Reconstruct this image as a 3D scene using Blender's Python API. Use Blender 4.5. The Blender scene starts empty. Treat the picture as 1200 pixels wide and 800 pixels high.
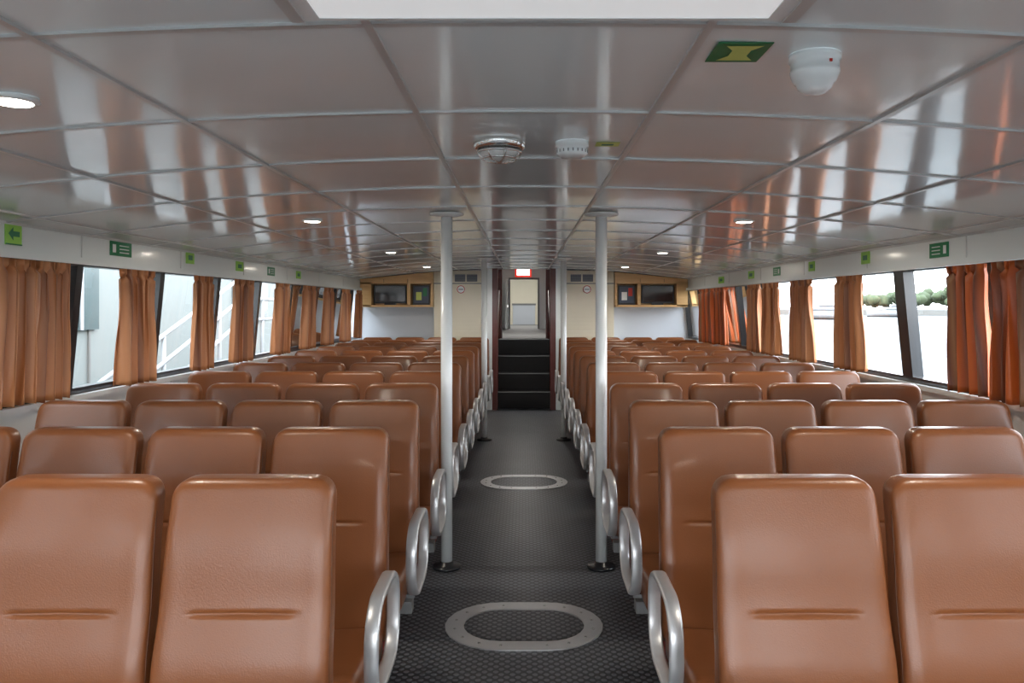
import bpy, math, random
from mathutils import Vector
random.seed(7)
CAMZ=1.54; F=900.0
scene=bpy.context.scene
scene.view_settings.view_transform='Standard'

# ------------------------------------------------------------ materials
def new_mat(name):
    m=bpy.data.materials.new(name); m.use_nodes=True
    nt=m.node_tree; b=nt.nodes['Principled BSDF']
    return m,nt,b
def mat(name,col,rough=0.5,metal=0.0,coat=0.0,noise=0.0,nscale=20,bump=0.0,bscale=200,spec=0.5,emit=None,estr=0):
    m,nt,b=new_mat(name)
    b.inputs['Base Color'].default_value=(*col,1)
    b.inputs['Roughness'].default_value=rough
    b.inputs['Metallic'].default_value=metal
    b.inputs['Coat Weight'].default_value=coat
    b.inputs['Coat Roughness'].default_value=0.1
    b.inputs['Specular IOR Level'].default_value=spec
    if emit:
        b.inputs['Emission Color'].default_value=(*emit,1); b.inputs['Emission Strength'].default_value=estr
    tc=nt.nodes.new('ShaderNodeTexCoord')
    if noise>0:
        n=nt.nodes.new('ShaderNodeTexNoise'); n.inputs['Scale'].default_value=nscale; n.inputs['Detail'].default_value=4
        nt.links.new(tc.outputs['Object'],n.inputs['Vector'])
        mx=nt.nodes.new('ShaderNodeMix'); mx.data_type='RGBA'
        mx.inputs['A'].default_value=(*[c*(1-noise) for c in col],1)
        mx.inputs['B'].default_value=(*[min(1,c*(1+noise)) for c in col],1)
        nt.links.new(n.outputs['Fac'],mx.inputs['Factor'])
        nt.links.new(mx.outputs['Result'],b.inputs['Base Color'])
    if bump>0:
        n=nt.nodes.new('ShaderNodeTexNoise'); n.inputs['Scale'].default_value=bscale; n.inputs['Detail'].default_value=3
        nt.links.new(tc.outputs['Object'],n.inputs['Vector'])
        bp=nt.nodes.new('ShaderNodeBump'); bp.inputs['Strength'].default_value=bump; bp.inputs['Distance'].default_value=0.002
        nt.links.new(n.outputs['Fac'],bp.inputs['Height']); nt.links.new(bp.outputs['Normal'],b.inputs['Normal'])
    return m

M={}
M['vinyl']=mat('brown_vinyl',(0.200,0.067,0.022),0.32,0,0.06,0.06,6,0.25,260,spec=0.40)
M['vinyl2']=mat('brown_vinyl_seam',(0.09,0.033,0.015),0.45)
M['alu']=mat('brushed_aluminium',(0.62,0.63,0.64),0.36,0.6,0,0.05,40)
M['greymetal']=mat('grey_painted_metal',(0.22,0.225,0.23),0.4,0.3,0,0.05,15)
M['darkplastic']=mat('dark_plastic',(0.03,0.03,0.033),0.45,0,0,0.1,20)
M['lifevest']=mat('life_vest_fabric',(0.16,0.02,0.015),0.8,0,0,0.2,30)
M['white']=mat('white_gloss_paint',(0.92,0.96,0.96),0.25,0,0.3,0.01,5)
M['wallp']=mat('wall_laminate',(0.72,0.75,0.75),0.35,0,0.1,0.02,3)
M['valance']=mat('valance_laminate',(0.84,0.90,0.90),0.3,0,0.2,0.02,3)
M['bulk']=mat('bulkhead_laminate',(0.60,0.64,0.70),0.4,0,0.1,0.02,3)
M['cream']=mat('cream_panel',(0.84,0.78,0.63),0.4,0,0.1,0.03,4)
M['batten']=mat('ceiling_batten_paint',(0.60,0.62,0.62),0.3,0.2)
M['black']=mat('black_window_frame',(0.010,0.012,0.016),0.3,0,0.3,0.1,10)
M['redbrown']=mat('red_brown_jamb',(0.14,0.022,0.016),0.4,0,0.2,0.1,12)
M['tread']=mat('stair_rubber',(0.014,0.014,0.016),0.6,0,0,0.2,40,0.4,150)
M['nosing']=mat('stair_nosing',(0.22,0.22,0.22),0.35,0.5)
M['green']=mat('green_sign',(0.0,0.20,0.07),0.4,0,0,0.03,5)
M['lime']=mat('photoluminescent_sign',(0.33,0.70,0.10),0.5,0,0,0.03,5)
M['yellow']=mat('yellow_sign',(0.60,0.68,0.18),0.5,0,0,0.03,5)
M['steel']=mat('chrome_steel',(0.75,0.74,0.72),0.15,1.0,0,0.02,10)
M['lens']=mat('frosted_lens',(0.8,0.8,0.78),0.2,0,0.5,0.02,10)
M['downlens']=mat('downlight_lens',(1,0.95,0.85),0.3,emit=(1.0,0.93,0.8),estr=18)
M['panelglow']=mat('light_panel_diffuser',(0.85,0.85,0.85),0.5,emit=(0.95,0.98,1.0),estr=0.42)
M['screen']=mat('tv_screen',(0.01,0.012,0.015),0.12,0,0.5,0.05,5)
M['vent']=mat('vent_blue_grey',(0.07,0.09,0.14),0.5,0,0,0.1,30)
M['red']=mat('red_paint',(0.6,0.03,0.02),0.4,0,0,0.03,5)
M['redglow']=mat('red_sign_housing',(0.6,0.03,0.02),0.4,emit=(1,0.04,0.02),estr=0.5)
M['exitglow']=mat('exit_lamp_diffuser',(1,1,1),0.4,emit=(1,0.97,0.95),estr=3)
M['dockwall']=mat('dock_building_panel',(0.150,0.162,0.152),0.7,0,0,0.08,0.8)
M['dockdark']=mat('dock_dark_glass',(0.03,0.05,0.05),0.2,0,0,0.1,3)
M['dockwhite']=mat('galvanised_rail_paint',(0.30,0.30,0.30),0.5,0,0,0.04,3)
M['hull']=mat('boat_white_gelcoat',(0.16,0.165,0.17),0.5,0,0.0,0.02,3)
M['hullglass']=mat('boat_tinted_glass',(0.045,0.055,0.06),0.4,0,0,0.05,3)
M['concrete']=mat('dock_concrete',(0.12,0.118,0.11),0.85,0,0,0.15,2)
M['deck']=mat('upper_deck_floor',(0.20,0.20,0.20),0.6,0,0,0.15,6)
M['leaf']=mat('tree_foliage',(0.048,0.066,0.032),0.9,0,0,0.5,0.5)

# ceiling laminate
m,nt,b=new_mat('ceiling_laminate')
b.inputs['Base Color'].default_value=(0.87,0.95,0.97,1); b.inputs['Roughness'].default_value=0.12
b.inputs['Specular IOR Level'].default_value=0.5; b.inputs['Coat Weight'].default_value=0.2; b.inputs['Coat Roughness'].default_value=0.05
tc=nt.nodes.new('ShaderNodeTexCoord'); n=nt.nodes.new('ShaderNodeTexNoise'); n.inputs['Scale'].default_value=2.2; n.inputs['Detail'].default_value=1
bp=nt.nodes.new('ShaderNodeBump'); bp.inputs['Strength'].default_value=0.30; bp.inputs['Distance'].default_value=0.01
nt.links.new(tc.outputs['Object'],n.inputs['Vector']); nt.links.new(n.outputs['Fac'],bp.inputs['Height'])
nt.links.new(bp.outputs['Normal'],b.inputs['Normal']); nt.links.new(bp.outputs['Normal'],b.inputs['Coat Normal'])
M['ceil']=m

# studded rubber floor
m,nt,b=new_mat('studded_rubber_floor')
tc=nt.nodes.new('ShaderNodeTexCoord'); mp=nt.nodes.new('ShaderNodeMapping'); mp.inputs['Rotation'].default_value=(0,0,math.radians(45))
v=nt.nodes.new('ShaderNodeTexVoronoi'); v.inputs['Scale'].default_value=30; v.inputs['Randomness'].default_value=0.0
nt.links.new(tc.outputs['Object'],mp.inputs['Vector']); nt.links.new(mp.outputs['Vector'],v.inputs['Vector'])
r=nt.nodes.new('ShaderNodeValToRGB'); r.color_ramp.elements[0].position=0.28; r.color_ramp.elements[1].position=0.40
r.color_ramp.elements[0].color=(1,1,1,1); r.color_ramp.elements[1].color=(0,0,0,1)
nt.links.new(v.outputs['Distance'],r.inputs['Fac'])
n=nt.nodes.new('ShaderNodeTexNoise'); n.inputs['Scale'].default_value=2.5; n.inputs['Detail'].default_value=5
nt.links.new(tc.outputs['Object'],n.inputs['Vector'])
mx=nt.nodes.new('ShaderNodeMix'); mx.data_type='RGBA'; mx.inputs['A'].default_value=(0.042,0.047,0.055,1); mx.inputs['B'].default_value=(0.19,0.20,0.225,1)
nt.links.new(r.outputs['Color'],mx.inputs['Factor'])
mx2=nt.nodes.new('ShaderNodeMix'); mx2.data_type='RGBA'; mx2.blend_type='MULTIPLY'; mx2.inputs['Factor'].default_value=0.45
nt.links.new(mx.outputs['Result'],mx2.inputs['A']); nt.links.new(n.outputs['Fac'],mx2.inputs['B'])
nt.links.new(mx2.outputs['Result'],b.inputs['Base Color'])
bp=nt.nodes.new('ShaderNodeBump'); bp.inputs['Strength'].default_value=0.6; bp.inputs['Distance'].default_value=0.003
nt.links.new(r.outputs['Color'],bp.inputs['Height']); nt.links.new(bp.outputs['Normal'],b.inputs['Normal'])
b.inputs['Roughness'].default_value=0.36
M['floor']=m

# wood
m,nt,b=new_mat('golden_wood')
tc=nt.nodes.new('ShaderNodeTexCoord'); mp=nt.nodes.new('ShaderNodeMapping'); mp.inputs['Scale'].default_value=(2,2,22)
n=nt.nodes.new('ShaderNodeTexNoise'); n.inputs['Scale'].default_value=3; n.inputs['Detail'].default_value=6
r=nt.nodes.new('ShaderNodeValToRGB'); r.color_ramp.elements[0].color=(0.62,0.36,0.14,1); r.color_ramp.elements[1].color=(0.85,0.56,0.27,1)
nt.links.new(tc.outputs['Object'],mp.inputs['Vector']); nt.links.new(mp.outputs['Vector'],n.inputs['Vector']); nt.links.new(n.outputs['Fac'],r.inputs['Fac'])
nt.links.new(r.outputs['Color'],b.inputs['Base Color']); b.inputs['Roughness'].default_value=0.35
M['wood']=m

# curtains (striped, translucent)
def curtain_mat(name,stops,tl):
    m,nt,b=new_mat(name)
    uv=nt.nodes.new('ShaderNodeUVMap'); sx=nt.nodes.new('ShaderNodeSeparateXYZ')
    nt.links.new(uv.outputs['UV'],sx.inputs['Vector'])
    mm=nt.nodes.new('ShaderNodeMath'); mm.operation='FRACT'
    ml=nt.nodes.new('ShaderNodeMath'); ml.operation='MULTIPLY'; ml.inputs[1].default_value=3.0
    nt.links.new(sx.outputs['X'],ml.inputs[0]); nt.links.new(ml.outputs[0],mm.inputs[0])
    r=nt.nodes.new('ShaderNodeValToRGB'); r.color_ramp.interpolation='LINEAR'
    r.color_ramp.elements[0].position=stops[0][0]; r.color_ramp.elements[0].color=(*stops[0][1],1)
    r.color_ramp.elements[1].position=stops[-1][0]; r.color_ramp.elements[1].color=(*stops[-1][1],1)
    for p,c in stops[1:-1]:
        e=r.color_ramp.elements.new(p); e.color=(*c,1)
    nt.links.new(mm.outputs[0],r.inputs['Fac'])
    nt.links.new(r.outputs['Color'],b.inputs['Base Color']); b.inputs['Roughness'].default_value=0.42
    b.inputs['Sheen Weight'].default_value=0.1
    tr=nt.nodes.new('ShaderNodeBsdfTranslucent'); nt.links.new(r.outputs['Color'],tr.inputs['Color'])
    mixs=nt.nodes.new('ShaderNodeMixShader'); mixs.inputs[0].default_value=tl
    out=nt.nodes['Material Output']
    nt.links.new(b.outputs[0],mixs.inputs[1]); nt.links.new(tr.outputs[0],mixs.inputs[2]); nt.links.new(mixs.outputs[0],out.inputs['Surface'])
    return m
M['curtL']=curtain_mat('tan_curtain_fabric',[(0,(0.44,0.15,0.045)),(0.3,(0.58,0.25,0.10)),(0.5,(0.20,0.06,0.02)),(0.75,(0.60,0.27,0.115)),(1,(0.44,0.15,0.045))],0.08)
M['curtR']=curtain_mat('rust_curtain_fabric',[(0,(0.60,0.13,0.022)),(0.35,(0.66,0.17,0.035)),(0.45,(0.20,0.055,0.025)),(0.6,(0.38,0.19,0.085)),(0.7,(0.18,0.05,0.02)),(1,(0.60,0.13,0.022))],0.14)

# glass
m,nt,b=new_mat('window_glass')
nt.nodes.remove(b)
t=nt.nodes.new('ShaderNodeBsdfTransparent'); t.inputs['Color'].default_value=(0.93,0.96,0.97,1)
g=nt.nodes.new('ShaderNodeBsdfGlossy'); g.inputs['Roughness'].default_value=0.02
mixs=nt.nodes.new('ShaderNodeMixShader'); fr=nt.nodes.new('ShaderNodeFresnel'); fr.inputs['IOR'].default_value=1.3
nt.links.new(fr.outputs[0],mixs.inputs[0]); nt.links.new(t.outputs[0],mixs.inputs[1]); nt.links.new(g.outputs[0],mixs.inputs[2])
nt.links.new(mixs.outputs[0],nt.nodes['Material Output'].inputs['Surface'])
M['glass']=m
# water
m,nt,b=new_mat('harbour_water')
b.inputs['Base Color'].default_value=(0.070,0.080,0.082,1); b.inputs['Roughness'].default_value=0.55; b.inputs['Specular IOR Level'].default_value=0.12
tc=nt.nodes.new('ShaderNodeTexCoord'); n=nt.nodes.new('ShaderNodeTexNoise'); n.inputs['Scale'].default_value=0.6; n.inputs['Detail'].default_value=6
bp=nt.nodes.new('ShaderNodeBump'); bp.inputs['Strength'].default_value=0.8; bp.inputs['Distance'].default_value=0.3
nt.links.new(tc.outputs['Object'],n.inputs['Vector']); nt.links.new(n.outputs['Fac'],bp.inputs['Height']); nt.links.new(bp.outputs['Normal'],b.inputs['Normal'])
M['water']=m

# ------------------------------------------------------------ mesh builder
class MB:
    def __init__(s): s.v=[];s.f=[];s.m=[];s.sm=[];s.uv=None;s.mats=[]
    def mi(s,k):
        if k not in s.mats: s.mats.append(k)
        return s.mats.index(k)
    def face(s,idx,k,smooth=False):
        s.f.append(tuple(idx)); s.m.append(s.mi(k)); s.sm.append(smooth)
    def box(s,x0,x1,y0,y1,z0,z1,k):
        b=len(s.v)
        s.v+=[(x0,y0,z0),(x1,y0,z0),(x1,y1,z0),(x0,y1,z0),(x0,y0,z1),(x1,y0,z1),(x1,y1,z1),(x0,y1,z1)]
        for q in [(0,3,2,1),(4,5,6,7),(0,1,5,4),(1,2,6,5),(2,3,7,6),(3,0,4,7)]: s.face([b+i for i in q],k)
    def hexa(s,pts,k):
        b=len(s.v); s.v+=[tuple(p) for p in pts]
        for q in [(0,3,2,1),(4,5,6,7),(0,1,5,4),(1,2,6,5),(2,3,7,6),(3,0,4,7)]: s.face([b+i for i in q],k)
    def rbox(s,cx,cy,cz,hx,hy,hz,r,k,n=8,fn=None):
        r=min(r,hx,hy,hz); cache={}
        def vert(a,b_,c):
            p=[a,b_,c]; key=tuple(round(t,5) for t in p)
            if key in cache: return cache[key]
            H=(hx,hy,hz); q=[p[i]*H[i] for i in range(3)]
            inn=[max(-(H[i]-r),min(H[i]-r,q[i])) for i in range(3)]
            d=Vector([q[i]-inn[i] for i in range(3)])
            if d.length>1e-9: d=d.normalized()*r
            o=(cx+inn[0]+d[0],cy+inn[1]+d[1],cz+inn[2]+d[2])
            if fn: o=fn(*o)
            s.v.append(o); cache[key]=len(s.v)-1; return cache[key]
        def steps(h):
            e=1-r/h
            a=[-1,-1+(1-e)*0.35,-1+(1-e)*0.7,-e] if e>0.01 else [-1,-0.7,-0.35,0]
            mid=[-e+2*e*t/n for t in range(1,n)] if e>0.01 else []
            bb=[-t for t in a[::-1]]
            out=a+mid+bb
            o2=[]
            for t in out:
                if not o2 or abs(t-o2[-1])>1e-6:o2.append(t)
            return o2
        S=[steps(hx),steps(hy),steps(hz)]
        for ax in range(3):
            u,w=(ax+1)%3,(ax+2)%3
            for sg in (-1,1):
                for i in range(len(S[u])-1):
                    for j in range(len(S[w])-1):
                        q=[]
                        for (ii,jj) in ((i,j),(i+1,j),(i+1,j+1),(i,j+1)):
                            p=[0,0,0]; p[ax]=sg; p[u]=S[u][ii]; p[w]=S[w][jj]; q.append(vert(*p))
                        if sg<0:q=q[::-1]
                        s.face(q,k,True)
    def revolve(s,c,prof,k,n=32,axis='z',smooth=True):
        b=len(s.v)
        for (r,h) in prof:
            for i in range(n):
                a=2*math.pi*i/n; 
                if axis=='z': s.v.append((c[0]+r*math.cos(a),c[1]+r*math.sin(a),c[2]+h))
                elif axis=='y': s.v.append((c[0]+r*math.cos(a),c[1]+h,c[2]+r*math.sin(a)))
                else: s.v.append((c[0]+h,c[1]+r*math.cos(a),c[2]+r*math.sin(a)))
        for j in range(len(prof)-1):
            for i in range(n):
                i2=(i+1)%n
                s.face([b+j*n+i,b+j*n+i2,b+(j+1)*n+i2,b+(j+1)*n+i],k,smooth)
        s.face([b+i for i in range(n)][::-1],k); s.face([b+(len(prof)-1)*n+i for i in range(n)],k)
    def sweep(s,path,sec,k,closed=False,smooth=True):
        b=len(s.v); n=len(sec)
        for p,sv,uv in path:
            for a,c in sec:
                q=Vector(p)+Vector(sv)*a+Vector(uv)*c; s.v.append(tuple(q))
        L=len(path)
        for j in range(L if closed else L-1):
            j2=(j+1)%L
            for i in range(n):
                i2=(i+1)%n
                s.face([b+j*n+i,b+j*n+i2,b+j2*n+i2,b+j2*n+i],k,smooth)
        if not closed:
            s.face([b+i for i in range(n)][::-1],k); s.face([b+(L-1)*n+i for i in range(n)],k)
    def tube(s,pts,r,k,n=10,closed=False):
        P=[Vector(p) for p in pts]; path=[]
        for i,p in enumerate(P):
            a=P[i-1] if (i>0 or closed) else P[i]; c=P[(i+1)%len(P)] if (i<len(P)-1 or closed) else P[i]
            t=(c-a).normalized(); up=Vector((0,0,1)) if abs(t.z)<0.9 else Vector((1,0,0))
            sv=t.cross(up).normalized(); u2=sv.cross(t).normalized(); path.append((p,sv,u2))
        s.sweep(path,[(r*math.cos(2*math.pi*i/n),r*math.sin(2*math.pi*i/n)) for i in range(n)],k,closed)
    def mesh(s,name):
        me=bpy.data.meshes.new(name); me.from_pydata(s.v,[],s.f)
        for k in s.mats: me.materials.append(M[k])
        me.polygons.foreach_set('material_index',s.m); me.polygons.foreach_set('use_smooth',s.sm)
        me.update()
        import bmesh
        bm=bmesh.new(); bm.from_mesh(me); bmesh.ops.recalc_face_normals(bm,faces=bm.faces); bm.to_mesh(me); bm.free()
        return me
    def obj(s,name,loc=(0,0,0),parent=None,bevel=0):
        o=bpy.data.objects.new(name,s.mesh(name)); scene.collection.objects.link(o); o.location=loc
        if parent: o.parent=parent
        if bevel:
            bv=o.modifiers.new('bevel','BEVEL'); bv.width=bevel; bv.segments=2; bv.limit_method='ANGLE'
        return o

YB=-2.6; YE=11.6; XW=2.42
def ch(x): return CAMZ+0.555-0.165*(x/2.42)**2   # ceiling height

# ------------------------------------------------------------ floor
b=MB(); b.box(-2.6,2.6,YB-0.1,11.5,-0.1,0,'floor'); b.obj('floor')

# ------------------------------------------------------------ ceiling
xs=[-2.46,-2.26,-1.61,-0.963,-0.305,0.363,1.0,1.64,2.28,2.46]
ys=[1.5+0.69*k for k in range(-5,15)]; ys=[YB]+[y for y in ys if YB+0.2<y<YE-0.1]+[YE]
b=MB(); N=8
for i in range(len(xs)-1):
    for j in range(len(ys)-1):
        x0,x1,y0,y1=xs[i],xs[i+1],ys[j],ys[j+1]
        tx=random.uniform(-1,1)*0.0012; ty=random.uniform(-1,1)*0.0012; sg=0.0016*random.uniform(0.5,1.4)
        base=len(b.v)
        for a in range(N+1):
            for c in range(N+1):
                u=a/N; w=c/N; x=x0+(x1-x0)*u; y=y0+(y1-y0)*w
                z=ch(x)-sg*math.sin(math.pi*u)*math.sin(math.pi*w)+tx*(u-.5)+ty*(w-.5)
                b.v.append((x,y,z))
        for a in range(N):
            for c in range(N):
                q=base+a*(N+1)+c
                b.face([q,q+1,q+N+2,q+N+1],'ceil',True)
o=b.obj('ceiling')
# battens
b=MB()
for x in xs[1:-1]:
    z=ch(x); b.box(x-0.009,x+0.009,YB,YE,z-0.007,z+0.01,'batten')
for y in ys[1:-1]:
    pts=[(-2.44+4.88*i/32) for i in range(33)]
    path=[((x,y,ch(x)),(0,1,0),(0,0,1)) for x in pts]
    b.sweep(path,[(-0.010,-0.006),(0.010,-0.006),(0.010,0.01),(-0.010,0.01)],'batten',smooth=False)
b.obj('trim_ceiling_battens')

# overhead light box at top of view
b=MB()
x0,x1,y0,y1=-0.385,0.46,0.62,1.445
zb=2.080
b.box(x0,x1,y0,y1,zb+0.002,2.15,'panelglow')
b.box(x0-0.03,x1+0.03,y0-0.03,y0,zb,2.15,'white'); b.box(x0-0.03,x1+0.03,y1,y1+0.012,zb,2.15,'white')
b.box(x0-0.03,x0,y0,y1,zb,2.15,'white'); b.box(x1,x1+0.03,y0,y1,zb,2.15,'white')
b.box(x0-0.055,x0-0.03,y0,y1+.012,zb-0.004,2.15,'batten'); b.box(x1+0.03,x1+0.055,y0,y1+.012,zb-0.004,2.15,'batten')
b.obj('ceiling_light_panel')

# ------------------------------------------------------------ side walls, windows
def wx(z): return 2.50-(z-1.05)/(0.73)*0.07
ZS,ZT=1.05,1.78
def side(sgn,name,first):
    b=MB()
    b.box(*sorted((sgn*2.48,sgn*2.60)),YB,YE,0,ZS-0.03,'wallp')
    b.box(*sorted((sgn*2.44,sgn*2.60)),YB,YE,ZS-0.03,ZS,'wallp')
    b.box(*sorted((sgn*2.41,sgn*2.60)),YB,YE,ZT,2.3,'valance')
    b.box(*sorted((sgn*2.375,sgn*2.41)),YB,YE,ZT-0.012,ZT+0.018,'valance')
    y=0.55
    while y<YE:
        b.box(*sorted((sgn*2.406,sgn*2.4105)),y-0.003,y+0.003,ZT+0.02,1.93,'batten'); 
        b.box(*sorted((sgn*2.476,sgn*2.481)),y-0.003,y+0.003,0.1,ZS-0.03,'batten'); y+=1.21
    b.box(*sorted((sgn*2.40,sgn*2.42)),YB,YE,ch(2.41)-0.012,ch(2.41)+0.01,'batten')
    b.obj(name)
    b=MB(); b.box(*sorted((sgn*2.465,sgn*2.48)),YB,YE,0,0.1,'greymetal'); b.obj('baseboard_'+name.split('_')[1])
    posts=[first+0.955*k for k in range(-7,9)]
    posts=[YB]+[p for p in posts if p>YB+0.3 and p<YE-0.4]+[YE]
    return posts
wn=0
def window(sgn,y0,y1,thick0=0.03,thick1=0.03):
    global wn
    wn+=1
    b=MB()
    def P(z,dx): return sgn*(wx(z)+dx)
    def bar(ya,yb_,za,zb,lean=0.0):
        pts=[]
        for z in (za,zb):
            pts+=[(P(z,-0.02),ya,z),(P(z,0.05),ya,z),(P(z,0.05),yb_,z),(P(z,-0.02),yb_,z)]
        b.hexa(pts,'black')
    bar(y0,y0+thick0,ZS,ZT); bar(y1-thick1,y1,ZS,ZT)
    bar(y0+thick0,y1-thick1,ZS,ZS+0.035); bar(y0+thick0,y1-thick1,ZT-0.025,ZT)
    i=len(b.v)
    for (y,z) in ((y0+.01,ZS+.01),(y1-.01,ZS+.01),(y1-.01,ZT-.01),(y0+.01,ZT-.01)): b.v.append((P(z,0.015),y,z))
    b.face([i,i+1,i+2,i+3],'glass')
    b.obj('window_%d'%wn)
PL=side(-1,'wall_left',4.18); PR=side(1,'wall_right',4.0)
for i in range(len(PL)-1): window(-1,PL[i],PL[i+1])
for i in range(len(PR)-1):
    t0=0.03;t1=0.03
    if abs(PR[i]-4.955)<0.05:t0=0.065
    if abs(PR[i+1]-4.955)<0.05:t1=0.065
    window(1,PR[i],PR[i+1],t0,t1)

# curtains
def curtain(sgn,y0,y1,mk,seed):
    rnd=random.Random(seed)
    ny=120; nz=22; W=y1-y0; folds=max(4,int(W/0.072)); z1=1.757; z0=1.07+rnd.uniform(-.01,.012)
    ph=[rnd.uniform(-0.9,0.9) for _ in range(folds+2)]
    am=[rnd.uniform(0.55,1.25) for _ in range(folds+2)]
    b=MB()
    for j in range(nz+1):
        w=j/nz; z=z0+(z1-z0)*w
        squeeze=1-0.14*math.exp(-((w-0.68)/0.25)**2)+0.03*(1-w)
        for i in range(ny+1):
            u=i/ny; k=u*folds; p=ph[int(k)]*(1-(k%1))+ph[int(k)+1]*(k%1)
            a_=am[int(k)]*(1-(k%1))+am[int(k)+1]*(k%1)
            amp=(0.030+0.012*(1-w))*a_
            dx=amp*math.sin(2*math.pi*k+p+0.5*math.sin(3*w+seed))
            if w>0.93: dx=0.018*math.sin(2*math.pi*k*1.5+seed)
            yy=(u-0.5)*W*squeeze+0.012*math.sin(4*math.pi*k)*0.6+ (y0+y1)/2 +0.012*math.sin(2.5*w+seed)
            zz=z+(0.006*math.sin(2*math.pi*k) if j==0 else 0)
            b.v.append((sgn*(2.362+0.035*(1-w)*0.6)+dx*sgn,yy,zz))
    for j in range(nz):
        for i in range(ny):
            q=j*(ny+1)+i; b.face([q,q+1,q+ny+2,q+ny+1],mk,True)
    me=b.mesh('window_curtain')
    uvl=me.uv_layers.new(name='UVMap')
    for lp in me.loops:
        vi=lp.vertex_index; uvl.data[lp.index].uv=((vi%(ny+1))/ny,(vi//(ny+1))/nz)
    o=bpy.data.objects.new('window_curtain',me); scene.collection.objects.link(o)
    s=o.modifiers.new('s','SOLIDIFY'); s.thickness=0.002
CL=[(-1.6,-1.2),(-0.6,-0.2),(0.3,0.7),(1.3,1.65),(2.2,2.6),(3.40,3.70),(3.72,3.99),(4.52,4.90),(5.52,5.84),(6.28,6.70),(7.33,7.70),(8.25,8.68),(9.12,9.5),(10.05,10.4),(10.9,11.15)]
CR=[(-1.6,-1.2),(-0.6,-0.2),(0.3,0.7),(1.3,1.7),(2.2,2.6),(3.36,3.87),(3.91,4.27),(5.37,5.80),(6.34,6.80),(7.16,7.60),(7.70,8.10),(9.02,9.5),(9.56,10.3)]
for i,(a,c) in enumerate(CL): curtain(-1,a,c,'curtL',i+1)
for i,(a,c) in enumerate(CR): curtain(1,a,c,'curtR' if i in(5,6,11,12,2) else 'curtL',i+31)
for sgn in (-1,1):
    b=MB(); b.box(*sorted((sgn*2.355,sgn*2.375)),YB+.05,YE-.42,1.760,1.768,'white'); 
    o=b.obj('curtain_rail')

# ------------------------------------------------------------ wall behind camera (with front windows)
b=MB()
b.box(-2.6,2.6,YB-0.1,YB,0,0.75,'wallp'); b.box(-2.6,2.6,YB-0.1,YB,1.95,2.3,'wallp')
for x0,x1 in ((-2.6,-2.2),(-0.9,-0.7),(0.7,0.9),(2.2,2.6)): b.box(x0,x1,YB-0.1,YB,0.75,1.95,'wallp')
b.obj('wall_front')

# ------------------------------------------------------------ bulkhead wall aft
b=MB()
for s in (-1,1):
    b.box(*sorted((s*0.56,s*2.6)),YE,YE+0.1,0,2.3,'bulk')
b.box(-0.56,0.56,YE,YE+0.1,2.093,2.9,'bulk')
b.obj('wall_aft')
# central partitions
for s in (-1,1):
    b=MB()
    xa,xb=sorted((s*0.56,s*1.33))
    b.box(xa,xb,11.35,YE,0,2.06,'cream')
    for k in range(7):
        z=1.07+k*0.058; b.box(xa+0.03,xb-0.03,11.337,11.351,z,z+0.04,'cream')
    b.box(xa,xb,11.33,11.35,1.49,1.52,'cream'); b.box(xa,xb,11.33,11.35,1.02,1.05,'cream')
    b.box(xa,xb,11.342,11.35,1.86,1.875,'greymetal')
    va,vb=sorted((s*0.69,s*1.02)); b.box(va,vb,11.335,11.352,1.895,2.0,'vent')
    for k in range(5): b.box(va+0.01,vb-0.01,11.33,11.337,1.905+k*0.019,1.912+k*0.019,'greymetal')
    b.box(va+0.155,va+0.175,11.328,11.34,1.895,2.0,'cream')
    b.obj('partition_locker')
    c=MB(); c.revolve((s*0.93,11.34,1.78),[(0.062,0),(0.062,-0.006)],'white',24,'y'); 
    ring=[(s*0.93+0.054*math.cos(t*math.pi/12),11.33,1.78+0.054*math.sin(t*math.pi/12)) for t in range(24)]
    c.tube(ring,0.006,'red',6,True); c.box(s*0.93-0.035,s*0.93+0.035,11.329,11.334,1.775,1.785,'darkplastic'); c.obj('no_smoking_sign')
    c=MB(); c.box(s*1.15-0.05,s*1.15+0.05,11.34,11.35,1.68,1.80,'white'); c.box(s*1.15-0.04,s*1.15+0.04,11.338,11.341,1.73,1.79,'green'); c.obj('notice_sign')
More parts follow.
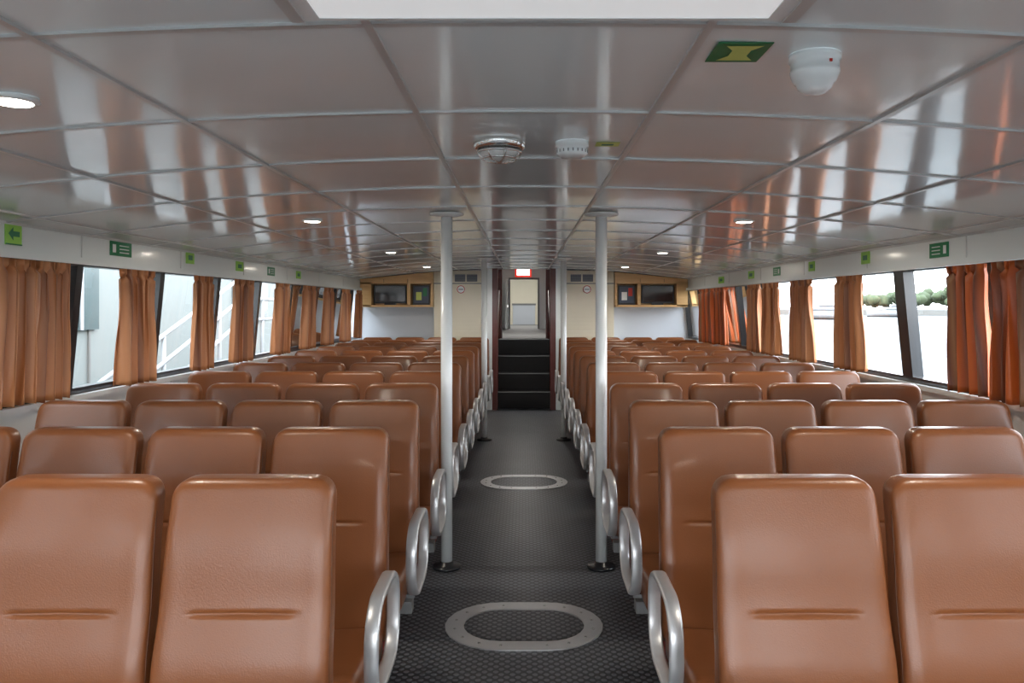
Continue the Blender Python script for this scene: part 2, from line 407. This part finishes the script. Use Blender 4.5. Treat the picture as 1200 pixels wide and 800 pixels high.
# cabinets with tv and poster
for s in (-1,1):
    b=MB()
    def X(a,c): return sorted((s*a,s*c))
    zt=ch(2.38)-0.005; y0=11.25
    b.box(*X(1.335,2.40),YE-0.03,YE,1.53,zt,'wood')
    b.box(*X(1.335,2.40),y0,YE,1.52,1.55,'wood')
    b.box(*X(1.335,2.40),y0,YE,1.86,zt,'wood')
    for a,c in ((1.335,1.365),(1.665,1.71),(2.24,2.40)): b.box(*X(a,c),y0,YE,1.53,1.88,'wood')
    zc=ch(1.4)-0.004
    b.hexa([(s*1.335,y0+.01,zt),(s*1.335,YE,zt),(s*2.38,YE,zt),(s*2.38,y0+.01,zt),(s*1.335,y0+.01,zc-.0),(s*1.335,YE,zc),(s*2.38,YE,zt+.001),(s*2.38,y0+.01,zt+.001)],'wood')
    b.box(*X(1.70,1.705),y0-0.004,y0,1.88,zt,'vinyl2'); b.box(*X(2.05,2.055),y0-0.004,y0,1.88,zt,'vinyl2')
    b.obj('wooden_tv_cabinet')
    t=MB(); a,c=X(1.735,2.215)
    t.box(a,c,11.33,11.36,1.575,1.84,'darkplastic'); t.box(a+.02,c-.02,11.325,11.331,1.60,1.825,'screen'); t.box((a+c)/2-.08,(a+c)/2+.08,11.30,11.42,1.551,1.575,'darkplastic'); t.obj('television')
    t=MB(); a,c=X(1.39,1.64)
    t.box(a,c,11.33,11.345,1.552,1.84,'darkplastic'); t.box(a+.02,c-.02,11.326,11.331,1.58,1.82,'vent'); t.box(a+.05,c-.12,11.322,11.327,1.62,1.74,'yellow' if s<0 else 'white'); t.box(a+.15,c-.04,11.322,11.327,1.68,1.80,'red' if s>0 else 'green'); t.obj('framed_poster')

# ------------------------------------------------------------ stairs & raised corridor
b=MB()
for k in range(4):
    y=11.5+0.3*k
    b.box(-0.47,0.47,y,12.75,0.25*k+ (0 if k else -0.1),0.25*(k+1),'tread')
    b.box(-0.46,0.46,y-0.008,y+0.012,0.25*(k+1)-0.010,0.25*(k+1)+0.003,'nosing')
b.obj('staircase')
b=MB()
for s in (-1,1):
    b.box(*sorted((s*0.47,s*0.56)),11.34,12.75,-0.1,2.9,'white')
    b.box(*sorted((s*0.39,s*0.47)),11.36,11.44,0.0,2.09,'redbrown')
    b.box(*sorted((s*0.36,s*0.47)),12.66,12.74,1.0,2.9,'redbrown')
b.obj('trim_stair_jambs')
for s in (-1,1):
    b=MB(); x=s*0.40
    b.tube([(x,11.53,0.253),(x,11.53,1.0),(x,11.6,1.1),(x,12.38,1.78),(x,12.45,1.70),(x,12.45,1.002)],0.016,'redbrown'); b.obj('stair_handrail')
b=MB(); b.box(-1.3,1.3,12.75,22.1,0.9,1.0,'deck'); b.obj('floor_upper')
b=MB(); b.box(-1.3,1.3,11.7,22.1,2.7,2.8,'white'); b.obj('ceiling_upper')
b=MB(); b.box(-1.3,-1.2,12.75,22.1,1.0,2.7,'white'); b.box(-1.3,-0.56,12.65,12.75,1.0,2.7,'white'); b.obj('wall_upper_left')
b=MB(); b.box(1.2,1.3,12.75,22.1,1.0,2.7,'white'); b.box(0.56,1.3,12.65,12.75,1.0,2.7,'white'); b.obj('wall_upper_right')
b=MB(); b.box(-1.2,-0.36,18.0,18.1,1.0,2.7,'white'); b.box(0.36,1.2,18.0,18.1,1.0,2.7,'white'); b.box(-0.36,0.36,18.0,18.1,2.15,2.7,'white'); b.obj('wall_upper_middle')
b=MB(); b.box(-1.3,1.3,22.0,22.1,1.0,2.7,'cream'); b.box(-0.32,0.32,21.97,22.0,1.0,1.55,'bulk'); b.box(-0.34,0.34,21.96,22.0,1.55,1.60,'greymetal'); b.obj('wall_upper_end')
b=MB(); 
b.box(-0.36,-0.32,17.97,18.0,1.0,2.15,'greymetal'); b.box(0.32,0.36,17.97,18.0,1.0,2.15,'greymetal'); b.box(-0.36,0.36,17.97,18.0,2.15,2.19,'greymetal')
b.box(-0.42,-0.38,17.25,17.95,1.01,2.13,'white'); b.box(-0.38,-0.35,17.32,17.36,1.5,1.56,'steel'); b.obj('door_1')
b=MB(); b.box(-0.20,0.17,17.0,17.08,2.17,2.43,'redglow'); b.box(-0.155,0.125,16.985,17.0,2.21,2.39,'exitglow'); b.box(-0.03,-0.01,17.02,17.06,2.43,2.7,'white'); b.obj('exit_sign')
for s in (-1,1):
    for yy in (13.6,15.4):
        b=MB(); b.box(*sorted((s*0.50,s*1.15)),yy,yy+0.6,1.0,1.95,'cream'); b.box(*sorted((s*0.49,s*0.50)),yy+.04,yy+.56,1.05,1.9,'white'); b.obj('storage_locker')
b=MB(); b.revolve((0,13.9,2.66),[(0.12,0.04),(0.12,0),(0.09,-0.03)],'exitglow',24); b.obj('corridor_fill_fixture')  # unseen glowing disc, added along with the corridor fill light
for yy,e in ((13.9,20),(20.0,30)):  # added fill lights, brighten the corridor and the space beyond its doorway
    L=bpy.data.lights.new('corridor_fill_light','AREA'); L.shape='DISK'; L.size=0.3; L.energy=e; L.color=(1,0.96,0.92)
    lo=bpy.data.objects.new('corridor_fill_light',L); scene.collection.objects.link(lo); lo.location=(0,yy,2.61)

# ------------------------------------------------------------ poles
for s in (-1,1):
    for y in (4.52,8.8):
        b=MB(); x=s*0.455; zt=ch(x)
        b.revolve((x,y,0),[(0.034,0.0),(0.034,zt-0.009)],'white',28)
        b.revolve((x,y,0),[(0.085,0.0),(0.085,0.012),(0.075,0.018),(0.042,0.02),(0.038,0.04)],'black',28)
        b.revolve((x,y,0),[(0.05,zt-0.03),(0.10,zt-0.018),(0.10,zt-0.008)],'white',28)
        b.obj('support_pole')
# deck hatches (stadium ring)
def stadium(cx,cy,hx,hy,n=12):
    r=hy; pts=[]
    for i in range(n+1):
        a=-math.pi/2+math.pi*i/n; pts.append((cx+hx-r+r*math.cos(a),cy+r*math.sin(a)))
    for i in range(n+1):
        a=math.pi/2+math.pi*i/n; pts.append((cx-hx+r+r*math.cos(a),cy+r*math.sin(a)))
    return pts
for cy in (3.70,6.70):
    b=MB()
    o_=stadium(0.0,cy,0.38,0.275); i_=stadium(0.0,cy,0.29,0.185)
    n=len(o_); base=len(b.v)
    for z in (0.0,0.006):
        b.v+=[(x,y,z) for x,y in o_]; b.v+=[(x,y,z) for x,y in i_]
    for i in range(n):
        j=(i+1)%n
        b.face([base+2*n+i,base+2*n+j,base+3*n+j,base+3*n+i],'alu')
        b.face([base+i,base+j,base+2*n+j,base+2*n+i],'alu')
        b.face([base+n+i,base+n+j,base+3*n+j,base+3*n+i],'alu')
    i2=stadium(0.0,cy,0.277,0.172); base=len(b.v); b.v+=[(x,y,0.003) for x,y in i2]; b.face([base+i for i in range(n)],'floor')
    for k in range(16):
        p=stadium(0.0,cy,0.335,0.23,7)[k]; b.revolve((p[0],p[1],0.006),[(0.007,0),(0.006,0.002)],'steel',8)
    b.obj('deck_hatch')

# ------------------------------------------------------------ seats
def sgnp(v,e): return math.copysign(abs(v)**e,v)
def seat_mesh(arm):
    b=MB()
    H0,H1=0.40,1.10; R=0.050
    hs=[H0+ (1.03-H0)*i/44 for i in range(45)]+[1.04,1.05,1.06,1.068,1.076,1.083,1.089,1.094,1.0975,1.0995,1.1]
    hs+= [0.770,0.775,0.780,0.785,0.790,0.795,0.800]; hs=sorted(set(round(h,4) for h in hs))
    n=64; base=len(b.v)
    def yf(h):
        y=-(1.10-h)*0.19
        y-=0.016*math.exp(-((h-0.66)/0.10)**2)
        y-=0.010*math.exp(-((h-0.93)/0.14)**2)
        return y
    for h in hs:
        w=0.2175-0.014*max(0,(h-0.6)/0.5)
        if h>H1-R:
            d=h-(H1-R); w-=R-math.sqrt(max(0,R*R-d*d))
        t=0.048-0.006*(h-H0)/(H1-H0)
        r2=0.022
        if h>H1-r2:
            d=h-(H1-r2); t-=(r2-math.sqrt(max(0,r2*r2-d*d)))*0.9
        yc=yf(h)+0.048
        for i in range(n):
            a=2*math.pi*i/n
            cx=sgnp(math.cos(a),0.28); cy=sgnp(math.sin(a),0.36)
            x=w*cx; y=yc+t*cy
            if cy<0:
                fx=abs(x)/0.2
                y+=0.010*math.exp(-((h-0.785)/0.006)**2)*max(0,1-(fx/0.60)**8)*(-cy)
                if h<1.05: y-=0.004*math.exp(-((abs(x)-0.185)/0.03)**2)*(-cy)*min(1,(1.05-h)/0.1)
            b.v.append((x,y,h))
    for j in range(len(hs)-1):
        for i in range(n):
            i2=(i+1)%n; b.face([base+j*n+i,base+j*n+i2,base+(j+1)*n+i2,base+(j+1)*n+i],'vinyl',True)
    b.face([base+i for i in range(n)][::-1],'vinyl'); b.face([base+(len(hs)-1)*n+i for i in range(n)],'vinyl',True)
    for s in (-1,1):
        pts=[]
        for h in [0.44+0.58*i/20 for i in range(21)]:
            w=0.2175-0.014*max(0,(h-0.6)/0.5); pts.append((s*(w-0.001),yf(h)+0.030,h))
        b.tube(pts,0.0022,'vinyl2',6)
    def cf(x,y,z):
        if z>0.40: z+=0.012*math.exp(-((y+0.52)/0.08)**2)-0.01*math.exp(-(x/0.12)**2)
        return (x,y,z)
    b.rbox(0,-0.335,0.395,0.214,0.225,0.06,0.035,'vinyl',8,cf)
    b.box(-0.19,0.19,-0.52,-0.06,0.31,0.336,'greymetal')
    b.box(-0.2235,0.2235,-0.33,-0.27,0.26,0.31,'greymetal')
    b.box(-0.03,0.03,-0.36,-0.24,0.012,0.26,'greymetal')
    b.box(-0.06,0.06,-0.46,-0.14,0.0,0.014,'greymetal')
    for s in(-1,1): b.box(s*0.15-0.012,s*0.15+0.012,-0.10,-0.02,0.30,0.62,'greymetal')
    if arm:
        s=arm; xc=s*0.247
        y0,y1,z0,z1=-0.50,-0.12,0.375,0.655; r=0.115; P=[]
        cs=[(y1-r,z1-r,0),(y0+r,z1-r,90),(y0+r,z0+r,180),(y1-r,z0+r,270)]
        for cy,cz,a0 in cs:
            for i in range(9):
                a=math.radians(a0+90*i/8); nv=(0,math.cos(a),math.sin(a))
                P.append(((xc,cy+r*math.cos(a),cz+r*math.sin(a)+ (0.01*(cy+r*math.cos(a)-y0)/(y1-y0))),(1,0,0),nv))
        sec=[(-0.021,-0.006),(-0.022,0),(-0.021,0.006),(-0.014,0.010),(0.014,0.010),(0.021,0.006),(0.022,0),(0.021,-0.006),(0.014,-0.008),(-0.014,-0.008)]
        b.sweep(P,sec,'alu',True)
        b.box(*sorted((s*0.15,s*0.245)),-0.40,-0.20,0.352,0.368,'greymetal')
        b.rbox(s*0.07,-0.32,0.12,0.08,0.14,0.06,0.04,'lifevest',4)
    return b.mesh('passenger_seat')
SM=seat_mesh(0); SL=seat_mesh(1); SR=seat_mesh(-1)
for r in range(12):
    y=1.94+0.79*r
    for s in (-1,1):
        for k in range(4):
            me=SM if k else (SL if s<0 else SR)
            o=bpy.data.objects.new('passenger_seat',me); scene.collection.objects.link(o)
            o.location=(s*(0.69+0.447*k),y,0)

# ------------------------------------------------------------ ceiling fittings
for s,xx in ((-1,-1.26),(1,1.31)):
    for y in (-0.8,1.89,4.57,7.26,9.95):
        b=MB(); z=ch(xx)
        b.revolve((xx,y,z),[(0.058,0.004),(0.062,-0.006),(0.050,-0.012),(0.046,-0.010)],'white',32)
        b.revolve((xx,y,z),[(0.045,-0.009),(0.044,-0.0125)],'downlens',32)
        b.obj('ceiling_downlight')
        L=bpy.data.lights.new('downlight_lamp','AREA'); L.shape='DISK'; L.size=0.1; L.energy=8; L.color=(1,0.90,0.76)
        lo=bpy.data.objects.new('downlight_lamp',L); scene.collection.objects.link(lo); lo.location=(xx,y,z-0.03)
# chrome round lamp
b=MB(); c=(-0.083,2.60,ch(0.08))
b.revolve(c,[(0.088,0.003),(0.090,-0.008),(0.086,-0.022),(0.074,-0.032),(0.072,-0.030)],'steel',40)
b.revolve(c,[(0.072,-0.028),(0.068,-0.045),(0.05,-0.060),(0.02,-0.067),(0.002,-0.068)],'lens',40)
for rr,h in ((0.074,-0.038),(0.057,-0.058)):
    b.tube([(c[0]+rr*math.cos(t*math.pi/16),c[1]+rr*math.sin(t*math.pi/16),c[2]+h) for t in range(32)],0.004,'steel',6,True)
for k in range(4):
    a=k*math.pi/4+0.3
    b.tube([(c[0]+rr*math.cos(a),c[1]+rr*math.sin(a),c[2]+h) for rr,h in ((0.076,-0.034),(0.07,-0.05),(0.05,-0.064),(0,-0.072),(-0.05,-0.064),(-0.07,-0.05),(-0.076,-0.034))],0.0035,'steel',6)
b.obj('bulkhead_ceiling_lamp')
# smoke detector
b=MB(); c=(0.163,2.60,ch(0.16))
b.revolve(c,[(0.056,0.003),(0.057,-0.018),(0.050,-0.020),(0.050,-0.026),(0.053,-0.028),(0.053,-0.042),(0.040,-0.052),(0.012,-0.055)],'white',36)
for k in range(20):
    a=k*math.pi/10; b.box(c[0]+0.052*math.cos(a)-.002,c[0]+0.052*math.cos(a)+.002,c[1]+0.052*math.sin(a)-.002,c[1]+0.052*math.sin(a)+.002,c[2]-0.040,c[2]-0.030,'greymetal')
b.obj('smoke_detector')
# conical dome alarm
b=MB(); c=(0.632,1.67,ch(0.632))
b.revolve(c,[(0.054,0.003),(0.055,-0.012),(0.050,-0.015),(0.050,-0.033),(0.052,-0.035),(0.051,-0.042),(0.043,-0.060),(0.039,-0.062),(0.035,-0.072),(0.022,-0.082),(0.004,-0.085)],'white',40)
b.box(c[0]+0.013,c[0]+0.019,c[1]-0.0505,c[1]-0.047,c[2]-0.028,c[2]-0.022,'red')
b.obj('alarm_sounder')
# ceiling signs
z=ch(0.46)-0.003
b=MB(); b.box(0.405,0.52,1.595,1.72,z-0.001,z+0.001,'green')
q=[(0.425,1.61),(0.505,1.61),(0.485,1.64),(0.485,1.675),(0.505,1.705),(0.425,1.705),(0.445,1.675),(0.445,1.64)]
i=len(b.v); b.v+=[(x,y,z-0.002) for x,y in q]; b.face([i+k for k in range(8)],'yellow'); b.obj('muster_station_sign')
z=ch(0.28)-0.003
b=MB(); b.box(0.245,0.325,2.59,2.65,z-0.001,z+0.001,'yellow'); b.box(0.265,0.305,2.61,2.63,z-0.002,z,'green'); b.obj('ceiling_sticker')
# valance signs
def vsign(s,xpx,ypx,w,h,kind):
    Y=2.405*F/abs(xpx-614); Z=CAMZ+(358-ypx)*Y/F
    b=MB(); xa,xb=sorted((s*2.409,s*2.404)); 
    b.box(xa,xb,Y-w/2,Y+w/2,Z-h/2,Z+h/2,'lime' if kind!='g' else 'green')
    f0,f1=sorted((s*2.404,s*2.402))
    if kind=='a':
        q=[(-.35,0),(-.05,.3),(-.05,.12),(.35,.12),(.35,-.12),(-.05,-.12),(-.05,-.3)]
        i=len(b.v); b.v+=[(s*2.4025,Y+a*w,Z+c*h) for a,c in q]; b.face([i+k for k in range(7)],'green')
        for a in (-1,1): b.box(f0,f1,Y-w/2,Y+w/2,Z+a*h*0.47-h*0.03,Z+a*h*0.47+h*0.03,'green')
    elif kind=='g':
        b.box(f0,f1,Y-w*0.40,Y-w*0.26,Z-h*0.28,Z+h*0.28,'white'); 
        for k in range(3): b.box(f0,f1,Y-w*0.08,Y+w*0.36,Z-h*0.28+k*h*0.24,Z-h*0.22+k*h*0.24,'white')
    else:
        b.box(f0,f1,Y-w*0.25,Y+w*0.25,Z-h*0.2,Z+h*0.2,'green')
    b.obj('safety_sign')
vsign(-1,16,274,0.115,0.105,'a'); vsign(-1,142,292,0.24,0.085,'g'); vsign(-1,223,302,0.13,0.085,'l')
vsign(-1,281,312,0.16,0.08,'l'); vsign(-1,318,318,0.2,0.08,'g'); vsign(-1,350,322,0.16,0.08,'l')
vsign(1,1100,293,0.20,0.085,'g'); vsign(1,1014,302,0.13,0.085,'l'); vsign(1,951,312,0.13,0.08,'l'); vsign(1,910,318,0.2,0.08,'g'); vsign(1,880,322,0.2,0.08,'l'); vsign(1,845,328,0.25,0.08,'l')

# ------------------------------------------------------------ exterior
b=MB(); b.box(-900,1200,-200,1500,-1.6,-1.5,'water'); b.obj('harbour_water')
b=MB(); b.box(-30,-3.6,-5,45,-1.5,-0.25,'concrete'); b.obj('dock_quay')
b=MB(); b.box(-12,-6.2,-4,40,-0.25,4.6,'dockwall')
y=-3.5
while y<40:
    b.box(-6.2,-6.17,y,y+0.04,-0.25,4.6,'concrete'); y+=1.8
for y0 in (3.0,10.2,17.5,23):
    b.box(-6.2,-6.14,y0,y0+0.9,1.2,2.3,'dockdark'); b.box(-6.15,-6.12,y0+.42,y0+.48,1.2,2.3,'dockwhite')
b.obj('dock_building')
b=MB()
for y0,y1,z0,z1 in ((8.0,12.5,0.6,2.0),(12.5,15.5,2.0,2.0)):
    for dz in (0.0,-0.35,-0.7): b.tube([(-4.6,y0,z0+dz),(-4.6,y1,z1+dz)],0.03,'dockwhite')
    n=int((y1-y0)/0.9)
    for k in range(n+1):
        y=y0+(y1-y0)*k/n; z=z0+(z1-z0)*k/n; b.tube([(-4.6,y,-0.25),(-4.6,y,z)],0.028,'dockwhite')
b.obj('gangway_railing')
random.seed(3)
b=MB()
def blob(c,r):
    base=len(b.v); nu,nv=10,7
    for j in range(nv+1):
        for i in range(nu):
            a=2*math.pi*i/nu; t=math.pi*j/nv; rr=r*random.uniform(0.8,1.15)
            b.v.append((c[0]+rr*math.sin(t)*math.cos(a),c[1]+rr*math.sin(t)*math.sin(a),c[2]+rr*0.8*math.cos(t)))
    for j in range(nv):
        for i in range(nu):
            i2=(i+1)%nu; b.face([base+j*nu+i,base+j*nu+i2,base+(j+1)*nu+i2,base+(j+1)*nu+i],'leaf',True)
for k in range(800):
    t=k/800; x=112+t*250; y=250-t*150
    blob((x+random.uniform(-4,4),y+random.uniform(-6,6),random.uniform(2.0,3.0)+5.0*min(1,0.2+t*6)*random.uniform(0.0,1)),random.uniform(1.2,2.2))
b.obj('tree_line')
b=MB(); 
b.hexa([(60,270,-1.5),(360,90,-1.5),(370,110,-1.5),(70,290,-1.5),(60,270,0.2),(360,90,0.2),(370,110,0.2),(70,290,0.2)],'concrete'); b.obj('far_shore')
def boat(x,y,L,ang):
    b=MB()
    n=14
    base=len(b.v)
    for i in range(n+1):
        t=i/n; w=L*0.15*math.sin(min(1,(1-t)*1.6+0.0)*math.pi/2)+0.02; yy=(t-.5)*L; sh=0.3*t*t*L*0.12
        for px,pz in ((-1,1.1+sh),(-0.85,0.0),(0,-0.35),(0.85,0.0),(1,1.1+sh)): b.v.append((px*w,yy,pz))
    for i in range(n):
        for j in range(4): q=base+i*5+j; b.face([q,q+1,q+6,q+5],'hull',True)
        q=base+i*5; b.face([q,q+4,q+9,q+5],'hull')
    b.face([base+j for j in range(5)],'hull')
    b.rbox(0,-L*.08,1.6,L*.11,L*.24,0.65,0.3,'hull',4); b.rbox(0,-L*.08,1.75,L*.113,L*.2,0.15,0.1,'hullglass',4); b.rbox(0,-L*.12,2.6,L*.09,L*.14,0.4,0.2,'hull',4)
    b.rbox(0,-L*.12,2.65,L*.093,L*.11,0.12,0.08,'hullglass',4)
    b.tube([(0,-L*.15,2.8),(0,-L*.15,5.2)],0.06,'hull'); b.tube([(-L*.06,-L*.15,4.2),(L*.06,-L*.15,4.2)],0.05,'hull')
    o=b.obj('motor_yacht',(x,y,-1.15)); o.rotation_euler=(0,0,ang)
boat(66,170,16,0.7); boat(98,205,12,1.3); boat(80,195,9,0.5)

# ------------------------------------------------------------ world
w=bpy.data.worlds.new('overcast_sky'); scene.world=w; w.use_nodes=True
nt=w.node_tree; bg=nt.nodes['Background']
tc=nt.nodes.new('ShaderNodeTexCoord'); sx=nt.nodes.new('ShaderNodeSeparateXYZ'); r=nt.nodes.new('ShaderNodeValToRGB')
r.color_ramp.elements[0].position=0.0; r.color_ramp.elements[0].color=(0.97,0.98,1.0,1); r.color_ramp.elements[1].position=0.8; r.color_ramp.elements[1].color=(0.80,0.89,1.0,1)
nt.links.new(tc.outputs['Generated'],sx.inputs[0]); nt.links.new(sx.outputs['Z'],r.inputs['Fac']); nt.links.new(r.outputs['Color'],bg.inputs['Color'])
bg.inputs['Strength'].default_value=12.0

# ------------------------------------------------------------ camera
cd=bpy.data.cameras.new('camera'); cam=bpy.data.objects.new('camera',cd); scene.collection.objects.link(cam)
cam.location=(0,0,CAMZ); cam.rotation_euler=(math.radians(90),0,0)
cd.sensor_width=36; cd.lens=27; cd.shift_x=-14/1200; cd.shift_y=-42/1200; cd.clip_start=0.05; cd.clip_end=2500
scene.camera=cam
